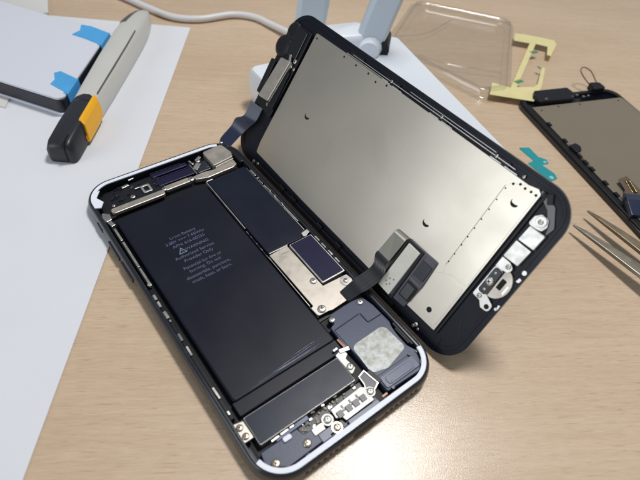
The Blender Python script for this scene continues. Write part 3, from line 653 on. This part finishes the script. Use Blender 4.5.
while y > 8:
    L = random.uniform(.5, 1.6)
    if random.random() < .6: b.box(-31.5, -31.2, O(y - L), O(y), 4.6, 5.0, random.uniform(-12, 12), 1)
    y -= L + random.uniform(.5, 1.6)
b.split('edge_contact', [STEEL, mat('dim_steel', (.20, .20, .22), .4, .8)], ph)
b = MB(); random.seed(5)
for y0, y1, w in ((43.6, 39.5, .9), (38.2, 37.3, .8), (36.4, 33.6, .4), (32.6, 28.0, .7), (27.6, 24.0, .45), (23.4, 18.6, .35), (25.8, 24.4, .9), (20.2, 18.9, 1.0)):
    b.box(30.45, 30.45 + w * .85, O(y1), O(y0), 4.9, 5.3, random.uniform(-5, 5))
for y0 in (-2.4, -6.6, -10.8, -15.0): b.box(31.15, 31.8, O(y0 - 2.6), O(y0), 5.4, 5.75, 0)
b.split('edge_contact', STEEL, ph, bev=.06)
b = MB(); b.box(11.0, 11.5, O(-32), O(14.5), 2.6, 4.2); b.build('centre_rail', BLK, ph)
b = MB()
for k in range(14):
    y = 14 - k * 3.2 + random.uniform(-.8, .8); b.box(11.05, 11.4, O(y - random.uniform(.5, 2)), O(y), 4.2, 4.4)
b.split('edge_contact', MATS['dim_steel'], ph)

# ================================================================== TILTED SCREEN
Ax = Vector((0.49842849, 0.00618403, 0.86690876)); By = Vector((-8.95e-04, 0.99997770, -6.6186e-03)); Cz = Ax.cross(By).normalized()
mw = Matrix(((Ax.x, By.x, Cz.x, .0361), (Ax.y, By.y, Cz.y, -.0023), (Ax.z, By.z, Cz.z, .0016), (0, 0, 0, 1)))
ds = empty('screen_assembly', matrix=mw)
tag(ds, 'black phone screen tilted upright beside the opened body, bare steel back plate showing', 'screen')
SW, SH0, SH1 = 66.0, -68.4, 68.4
def so(q, n=14): return rrect(q, SW - q, SH0 + q, SH1 - q, max(.6, 10.5 - q), n)
b = MB(); b.loft([[(x, y, z) for x, y in so(q)] for q, z in ((2.2, -1.9), (.8, -1.6), (.15, -1.0), (0, -.5), (.05, -.1))]); b.build('front_glass', BLKG, ds, smooth=40)
b = MB(); b.prism(so(.25), -.1, .12); b.build('bezel', mat('navy_black_bezel', (.007, .009, .017), .38, spec=.22, rvar=.05, vscale=100), ds, bev=.05)
b = MB(); b.ringp(rrect(2.2, 64.9, -66.6, 66.6, 8), rrect(3.4, 63.8, -65.6, 65.6, 7), .12, .30); b.build('inner_frame', MATS['navy_black_bezel'], ds, bev=.08)
# steel back plate
BP = [(5.2, -36.2), (5.2, -42.8), (6.0, -43.8), (6.4, -57.0), (61.6, -56.8), (62.6, -55.2), (61.9, -52.0), (61.9, 33.0), (61.9, 51.8), (11.4, 53.4), (6.2, 52.8), (5.4, 18), (5.4, -20)]
b = MB(); b.prism(rp(BP, [.3, .3, .3, .4, .8, .8, .5, .2, .8, .8, .8, .2, .2], 4), .2, 1.15)
bp_ = b.build('back_plate', PLATE, ds, bev=.18)
b = MB()   # pin holes and the dotted line
for x, y in ((60.6, 33.4), (60.6, 26.4), (60.8, 19.5), (59.9, 14.8), (61.1, 9.8), (16.1, 56), (60.2, 50.2), (10.8, -51.4), (59.5, -48.2), (60.6, -50.0), (60.4, -51.9), (60.6, -53.9), (60.6, -55.6)):
    big = 1.0 if (x, y) == (10.8, -51.4) else .42
    b.cyl(x, y, 1.1, 1.18 if y > -46 else 1.27, big, 14)
for x in (57.2, 53, 49.2, 45.4, 41.8, 38.3, 35.0, 31.2, 28): b.cyl(x, -47.1 + .012 * (57 - x), 1.1, 1.26, .27, 10)
for x, y, r0 in ((33.8, 36.0, 1.5), (32.9, -32.6, 1.5), (55.4, -52.1, 1.4)):
    n = 12; o_ = [(x + r0 * math.cos(R(70 + 180 * k / n)), y + r0 * math.sin(R(70 + 180 * k / n))) for k in range(n + 1)]
    i_ = [(x + .1 + r0 * .62 * math.cos(R(70 + 180 * k / n)) * (.6), y + r0 * .85 * math.sin(R(70 + 180 * k / n))) for k in range(n + 1)]
    b.prism(o_ + i_[::-1], 1.1, 1.18 if y > -46 else 1.27)
b.split('pin_hole', DEEP, bp_)
b = MB(); b.box(26.5, 58.0, -46.59, -46.50, 1.1, 1.245, .2); b.build('score_line', mat('etched_line', (.16, .15, .13), .5, .5), bp_)
b = MB()  # raised sub-plate outline (shallow step)
b.prism(rp([(24.5, -46.9), (57.6, -46.6), (59.4, -47.6), (61.2, -51.4), (61.2, -56.0), (25.6, -56.4), (25.2, -50), (23.6, -48.4)], .5, 4), 1.15, 1.23); b.build('raised_plate', PLATE, bp_, bev=.05)
b = MB(); b.prism(rp([(8.2, -45.2), (22.0, -45.0), (23.0, -46.4), (24.4, -48.8), (24.2, -56.2), (7.4, -56.2)], 1.0, 4), 1.15, 1.22); b.build('raised_plate', PLATE, bp_, bev=.05)
# long silver lines and clips along the far edge
b = MB(); b.box(63.0, 63.2, -46, 30, .75, 1.0); b.box(62.3, 62.5, 10, 33, .7, 1.3); b.box(63.9, 64.05, -38, 0, .5, .85); b.split('edge_strip', BRIGHT, ds)
b = MB()
for y in (28, 8.5, -14.6, -40.4): b.box(61.9, 63.9, y - 3.6, y + 3.6, .3, .95)
b.split('edge_clip', BLK, ds, bev=.15)
b = MB()
for y in (8.2, -15.6, -42): b.box(62.0, 62.25, y - 5.5, y - .8, 1.15, 1.35); b.box(62.0, 62.25, y + .6, y + 4.8, 1.15, 1.35)
b.split('clip_edge', BRIGHT, ds)
for y in (8.8, -15.6, -38.8): screw(ds, 63.2, y, 1.0, .55, 'n')
screw(ds, 62.8, -49.4, .8, .5, 'n')
# near edge rail, screws
b = MB(); b.box(.9, 2.6, -40, 52, .12, .9); b.build('near_rail', BLK, ds, bev=.2)
b = MB()
for y in (30, 22, 4, -8): b.box(1.0, 3.6, y - 1.6, y + 1.6, .9, 1.5)
b.split('edge_clip', BLK, ds, bev=.2)
screw(ds, 3.2, -50.8, .6, .8, 's'); screw(ds, 2.0, -50.2, .4, .6, 's'); screw(ds, 2.2, -52.2, .4, .5, 'n'); screw(ds, 1.8, 52, .6, .8, 's', 20); screw(ds, 2.4, 49.2, .6, .7, 's')
b = MB(); b.box(6.2, 62.2, -58.3, -57.3, .12, 1.0); b.build('cross_rail', BLK, ds, bev=.2)
b = MB(); b.box(.8, 6.2, -61, -60.7, .12, .4, 18); b.box(12, 16, -62.6, -62.3, .12, .3, 20); b.split('moulding', BLKG, ds)
b = MB(); b.prism(rp([(52, -64.8), (56, -65.6), (61, -62.0), (63, -56), (61.5, -56), (59, -60.6), (55, -64)], .4, 3), .12, .7); b.split('moulding', BLKG, ds, bev=.1)
b = MB(); b.box(60.4, 63.4, -60.4, -58.6, .12, 1.0, 35); b.box(61, 63, -57.6, -56.8, .12, 1.1, 10); b.split('moulding', BLK, ds, bev=.15)

# home-button brackets (bottom end)
b = MB(); b.prism(rp([(53.0, -58.8), (55.8, -59.0), (57.4, -60.4), (57.2, -63.0), (55.2, -64.0), (53.4, -63.4), (52.8, -61.0)], .8, 5), .5, 1.3); b.cyl(55.6, -61.6, 1.3, 1.7, 1.7, 20)
b.build('home_bracket', BRIGHT, ds, bev=.12); screw(ds, 55.5, -61.6, 1.7, .8, 's')
b = MB(); b.prism(rp([(47.6, -59.6), (53.0, -59.9), (53.0, -65.4), (47.8, -65.2)], .4, 3), .3, 2.0); b.build('home_cover', BRIGHT, ds, bev=.2)
b = MB(); b.prism(rp([(41.0, -59.2), (47.3, -59.4), (47.3, -65.0), (41.2, -64.6)], .4, 3), .3, 1.8); b.build('home_cover', BRIGHT, ds, bev=.2)
b = MB(); b.prism(rp([(36.8, -59.2), (40.8, -59.2), (40.8, -62.2), (39.6, -64.4), (37.6, -63.6)], [.4, .3, .8, 1.2, .4], 4), .4, 1.5); b.build('home_cover', BRIGHT, ds, bev=.15)
screw(ds, 39.3, -62.6, 1.5, .8, 's')
b = MB(); b.prism(rp([(25.4, -59.0), (37.0, -59.2), (37.6, -61.2), (36.8, -62.4), (28.2, -62.6), (26.6, -66.4), (23.9, -66.4), (23.6, -63.6), (25.2, -62)], [.6, .8, .8, .5, .3, 1.2, 1.2, .6, .3], 4), .4, 1.2); b.build('connector_bracket', BRIGHT, ds, bev=.12)
b = MB(); b.prism(rrect(27.6, 36.9, -62.5, -59.6, .9, 5), 1.2, 1.6); b.build('home_connector', CHIP, ds, bev=.15)
screw(ds, 32.2, -61.0, 1.6, 1.35, 's', 20); screw(ds, 29.2, -61.2, 1.55, .5, 's'); screw(ds, 35.4, -60.8, 1.55, .45, 'n'); screw(ds, 26.4, -61.2, 1.2, .8, 's')
b = MB(); b.cyl(25.2, -65.0, 1.1, 1.28, .8, 16); b.build('bracket_hole', DEEP, ds)
hb = [(27.8, -62.8), (38.4, -62.6)] + [(33.2 + 5.4 * math.cos(R(a)), -62.7 + 4.6 * math.sin(R(a))) for a in range(-10, -175, -15)]
b = MB(); b.prism(hb, .2, 1.0); b.build('home_button', NICK, ds, bev=.15)
b = MB(); b.prism(rrect(31.8, 35.4, -65.0, -63.4, .3, 3), 1.0, 1.15); b.build('sensor_window', DEEP, ds)
b = MB(); b.prism(rrect(31.4, 34.6, -66.6, -65.9, .2, 3), 1.0, 1.2); b.build('button_edge', STEEL, ds)
b = MB(); b.cyl(40.6, -67.0, .12, .3, .75, 12); b.prism(rp([(36.9, -66.6), (38.6, -66.9), (38.4, -67.8), (37.2, -67.6)], .2, 3), .12, .3); b.prism(rp([(26.0, -67.6), (27.8, -67.2), (28.0, -67.9), (26.6, -68.0)], .1, 3), .12, .3); b.cyl(26.2, -67.4, .12, .3, .5, 10)
b.split('solder_spot', BRIGHT, ds)

# lower flex cable end: label strip, board, foil
b = MB(); b.prism(rp([(4.0, -30.4), (24.8, -31.4), (25.2, -44.4), (15, -45.0), (5.0, -44.0)], .6, 3), 1.2, 1.9); b.build('flex_board', PCBG, ds, bev=.12)
b = MB(); b.prism(rp([(4.8, -31.6), (24.0, -32.4), (23.8, -37.8), (4.6, -37.2)], .3, 3), 1.9, 2.9); lb = b.build('label_strip', LAB, ds, bev=.12)
b = MB(); random.seed(2)   # tiny printed grid mark and dots (no code)
for x, y in ((8.0, -33.4), (8.0, -35.2), (9.6, -34.2), (10.2, -35.6), (7.0, -34.4)): b.box(x - .25, x + .25, y - .25, y + .25, 2.9, 2.93)
b.build('printed_marks', mat('grey_print', (.22, .21, .18), .6), lb)
b = MB(); b.ringp(rrect(4.2, 24.9, -38.8, -31.0, .4, 3), rrect(4.9, 24.0, -38.0, -31.8, .3, 3), 1.9, 2.5); b.build('strip_frame', BLK, ds, bev=.1)
b = MB(); b.prism(rrect(16.6, 22.6, -44.2, -39.6, .3, 3), 1.9, 2.3); b.build('dark_patch', CHIP, ds, bev=.08)
b = MB(); b.prism(rrect(8.0, 13.0, -43.8, -40.2, .4, 3), 1.9, 2.9); b.build('board_connector', mat('dark_grey_connector', (.06, .06, .065), .35), ds, bev=.2)
b = MB(); b.ringp(rrect(7.4, 13.6, -44.4, -39.6, .4, 3), rrect(8.1, 12.9, -43.7, -40.3, .3, 3), 1.9, 2.3); b.build('connector_rim', BLK, ds)
b = MB(); b.box(14.6, 14.9, -44.6, -39.2, 1.9, 2.2); b.box(5.4, 24.4, -39.6, -39.4, 1.9, 2.2); b.split('board_trace', mat('trace_violet', (.16, .15, .18), .4), ds)
# foil-covered bend and black cable going down to the body
iv = mw.inverted()
def W(p): q = iv @ (Vector(p) * K); return q / K
f0 = [Vector((24.0, -25.4, 2.6)), Vector((24.2, -31.0, 2.8))]
f1 = [Vector((14.2, -24.6, 3.2)), Vector((14.2, -30.4, 3.3))]
b = MB(); b.ribbon([f0[0] + Vector((.5, 0, -1.2)), f0[0], f1[0]], [f0[1] + Vector((.5, 0, -1.2)), f0[1], f1[1]], .25); b.build('foil_cover', mat('soft_foil', (.26, .25, .21), .42, .8, bump=.3, bscale=250), ds)
b = MB(); b.ribbon([f0[0] + Vector((.1, -.2, .15)), f0[0] + Vector((-.7, -.2, .22))], [f0[1] + Vector((.1, .1, .15)), f0[1] + Vector((-.7, .1, .22))], .2); b.build('foil_crease', BRIGHT, ds)
Lp = [f1[0] + Vector((.4, 0, -.2)), f1[0] + Vector((-1.5, .2, .3)), W((35.6, -29.5, 13.5)), W((31.0, -28.6, 9.8)), W((27.8, -28.0, 7.2)), W((23.6, -28.0, 5.1))]
Rp = [f1[1] + Vector((.4, 0, -.2)), f1[1] + Vector((-1.5, 0, .3)), W((36.0, -35.2, 12.6)), W((31.4, -34.6, 9.0)), W((28.0, -33.4, 6.6)), W((23.6, -33.0, 5.1))]
b = MB(); b.ribbon(spline(Lp, 6), spline(Rp, 6), .16); lfc = b.build('lower_flex_cable', FLEX, ds, smooth=60); Ll, Rl = list(Lp), list(Rp)
# upper flex
Lp = [W((29.0, 66.8, 5.2)), W((30.5, 67.6, 7.0)), W((35.8, 67.8, 11.0)), W((38.2, 67.6, 14.5)), W((40.4, 64.0, 17.5)), W((44.6, 64.8, 23))]
Rp = [W((28.9, 60.4, 5.2)), W((32.0, 61.0, 6.4)), W((37.6, 62.0, 9.2)), W((40.6, 60.4, 13)), W((43.0, 58.2, 17)), W((46.4, 58.4, 22))]
b = MB(); b.ribbon(spline(Lp, 5), spline(Rp, 5), .16); ufc = b.build('upper_flex_cable', FLEXB, ds, smooth=60)
def traces(L, Rr, par, n, m):
    L = spline(L, 6); Rr = spline(Rr, 6)
    for k in range(n):
        f = .15 + .7 * k / (n - 1); b = MB(); P = []
        for i in range(len(L)):
            t = L[min(i + 1, len(L) - 1)] - L[max(i - 1, 0)]; nn = t.cross(Rr[i] - L[i]).normalized()
            if nn.z < 0 and False: nn = -nn
            P.append(tuple(L[i].lerp(Rr[i], f) + nn * .06)); 
        b.tube(P, .075, 6); b.build('printed_trace', m, par, smooth=60)
traces(Lp, Rp, ufc, 5, mat('trace_blue', (.035, .045, .085), .3))
traces(Ll, Rl, lfc, 4, mat('trace_grey', (.028, .029, .036), .3))
# earpiece / front camera cluster at the top end
b = MB(); b.prism(rp([(22, 54.4), (47, 53.2), (60.5, 53.2), (60.5, 63), (56, 66.5), (24, 66)], 1, 4), .2, 1.6); b.build('top_holder', BLK, ds, bev=.3)
b = MB(); b.prism(rp([(28.0, 57.6), (47.0, 55.4), (46.2, 61.6), (27.2, 64.4)], .6, 4), 2.0, 3.6); b.build('earpiece_cover', NICK, ds, bev=.3)
b = MB(); b.box(28, 46.6, 56.0, 56.4, 2.0, 3.0, -6.6); b.build('cover_edge', BRIGHT, ds)
b = MB(); b.prism(rrect(28, 43.5, 64.2, 67.2, .6, 4), .3, 3.0); b.build('earpiece_mesh', BLK, ds, bev=.3)
b = MB(); b.loft([[(49.9 + r_ * math.cos(2 * math.pi * k / 28), 65.2 + r_ * math.sin(2 * math.pi * k / 28), z_) for k in range(28)] for r_, z_ in ((4.7, .3), (4.8, 1.0), (4.3, 1.9), (3.0, 2.3))]); b.build('front_camera', BLK, ds, smooth=60)
b = MB(); b.loft([[(57.2 + r_ * math.cos(2 * math.pi * k / 28), 63.4 + r_ * math.sin(2 * math.pi * k / 28), z_) for k in range(28)] for r_, z_ in ((3.8, .3), (3.8, 1.2), (3.2, 1.9), (2.0, 2.1))]); b.build('corner_boss', BLK, ds, smooth=60)
b = MB(); b.prism(rrect(48.5, 60, 55, 61.4, .6, 4), .3, 2.2); b.build('sensor_block', BLKG, ds, bev=.2)
b = MB(); b.box(46.4, 49.4, 56.8, 58.0, 1.8, 2.8, 20); b.box(44.8, 46.0, 54.8, 56.6, 1.8, 2.4, 0); b.split('spring_contact', STEEL, ds, bev=.1)
screw(ds, 47.9, 54.8, 1.7, .9, 's'); screw(ds, 45.0, 53.8, 1.6, .7, 'n'); screw(ds, 27.6, 55.2, 1.6, .8, 's'); screw(ds, 26.4, 58.6, 1.7, .8, 'g')
b = MB(); b.prism(rp([(26, 54.2), (43, 54.0), (43, 57.6), (26, 57.8)], .4, 3), 1.6, 2.6); b.build('flex_holder', BLK, ds, bev=.2)

# ------------------------------------------------------------------ light
w = bpy.data.worlds.new('World'); scene.world = w; w.use_nodes = True
bg = w.node_tree.nodes['Background']; bg.inputs[0].default_value = (.88, .95, 1.0, 1); bg.inputs[1].default_value = .24
def area(name, loc, target, sx, sy, power, color):
    ld = bpy.data.lights.new(name, 'AREA'); ld.shape = 'RECTANGLE'; ld.size = sx; ld.size_y = sy; ld.energy = power; ld.color = color
    o = bpy.data.objects.new(name, ld); col.objects.link(o); o.location = loc
    o.rotation_euler = (Vector(target) - Vector(loc)).to_track_quat('-Z', 'Y').to_euler(); return o
area('ceiling_lamp', (.27, .045, .80), (0, -.05, 0), .17, .13, 4.9, (1, .98, .965))
area('window_light', (-1.45, .12, .64), (0, 0, 0), 1.0, .8, 7.6, (.90, .95, 1))

# ------------------------------------------------------------------ camera
F = 507.747; C = Vector((-55.402, -100.601, 150.412)) * K
Rm = [(0.79761449, -0.59688086, 0.08685825), (-0.4021823, -0.63361191, -0.66089738), (0.44951142, 0.49220847, -0.74543296)]
cd = bpy.data.cameras.new('camera'); cam = bpy.data.objects.new('camera', cd); col.objects.link(cam)
M = Matrix.Identity(4)
for i in range(3):
    M[i][0] = Rm[0][i]; M[i][1] = -Rm[1][i]; M[i][2] = -Rm[2][i]; M[i][3] = C[i]
cam.matrix_world = M
cd.sensor_fit = 'HORIZONTAL'; cd.sensor_width = 5.6; cd.lens = 5.6 * F / 640
cd.clip_start = .005; cd.clip_end = 20
cd.dof.use_dof = True; cd.dof.focus_distance = .192; cd.dof.aperture_fstop = 2.6
scene.camera = cam
scene.view_settings.view_transform = 'Standard'; scene.view_settings.look = 'None'
scene.view_settings.exposure = 0; scene.view_settings.gamma = 1
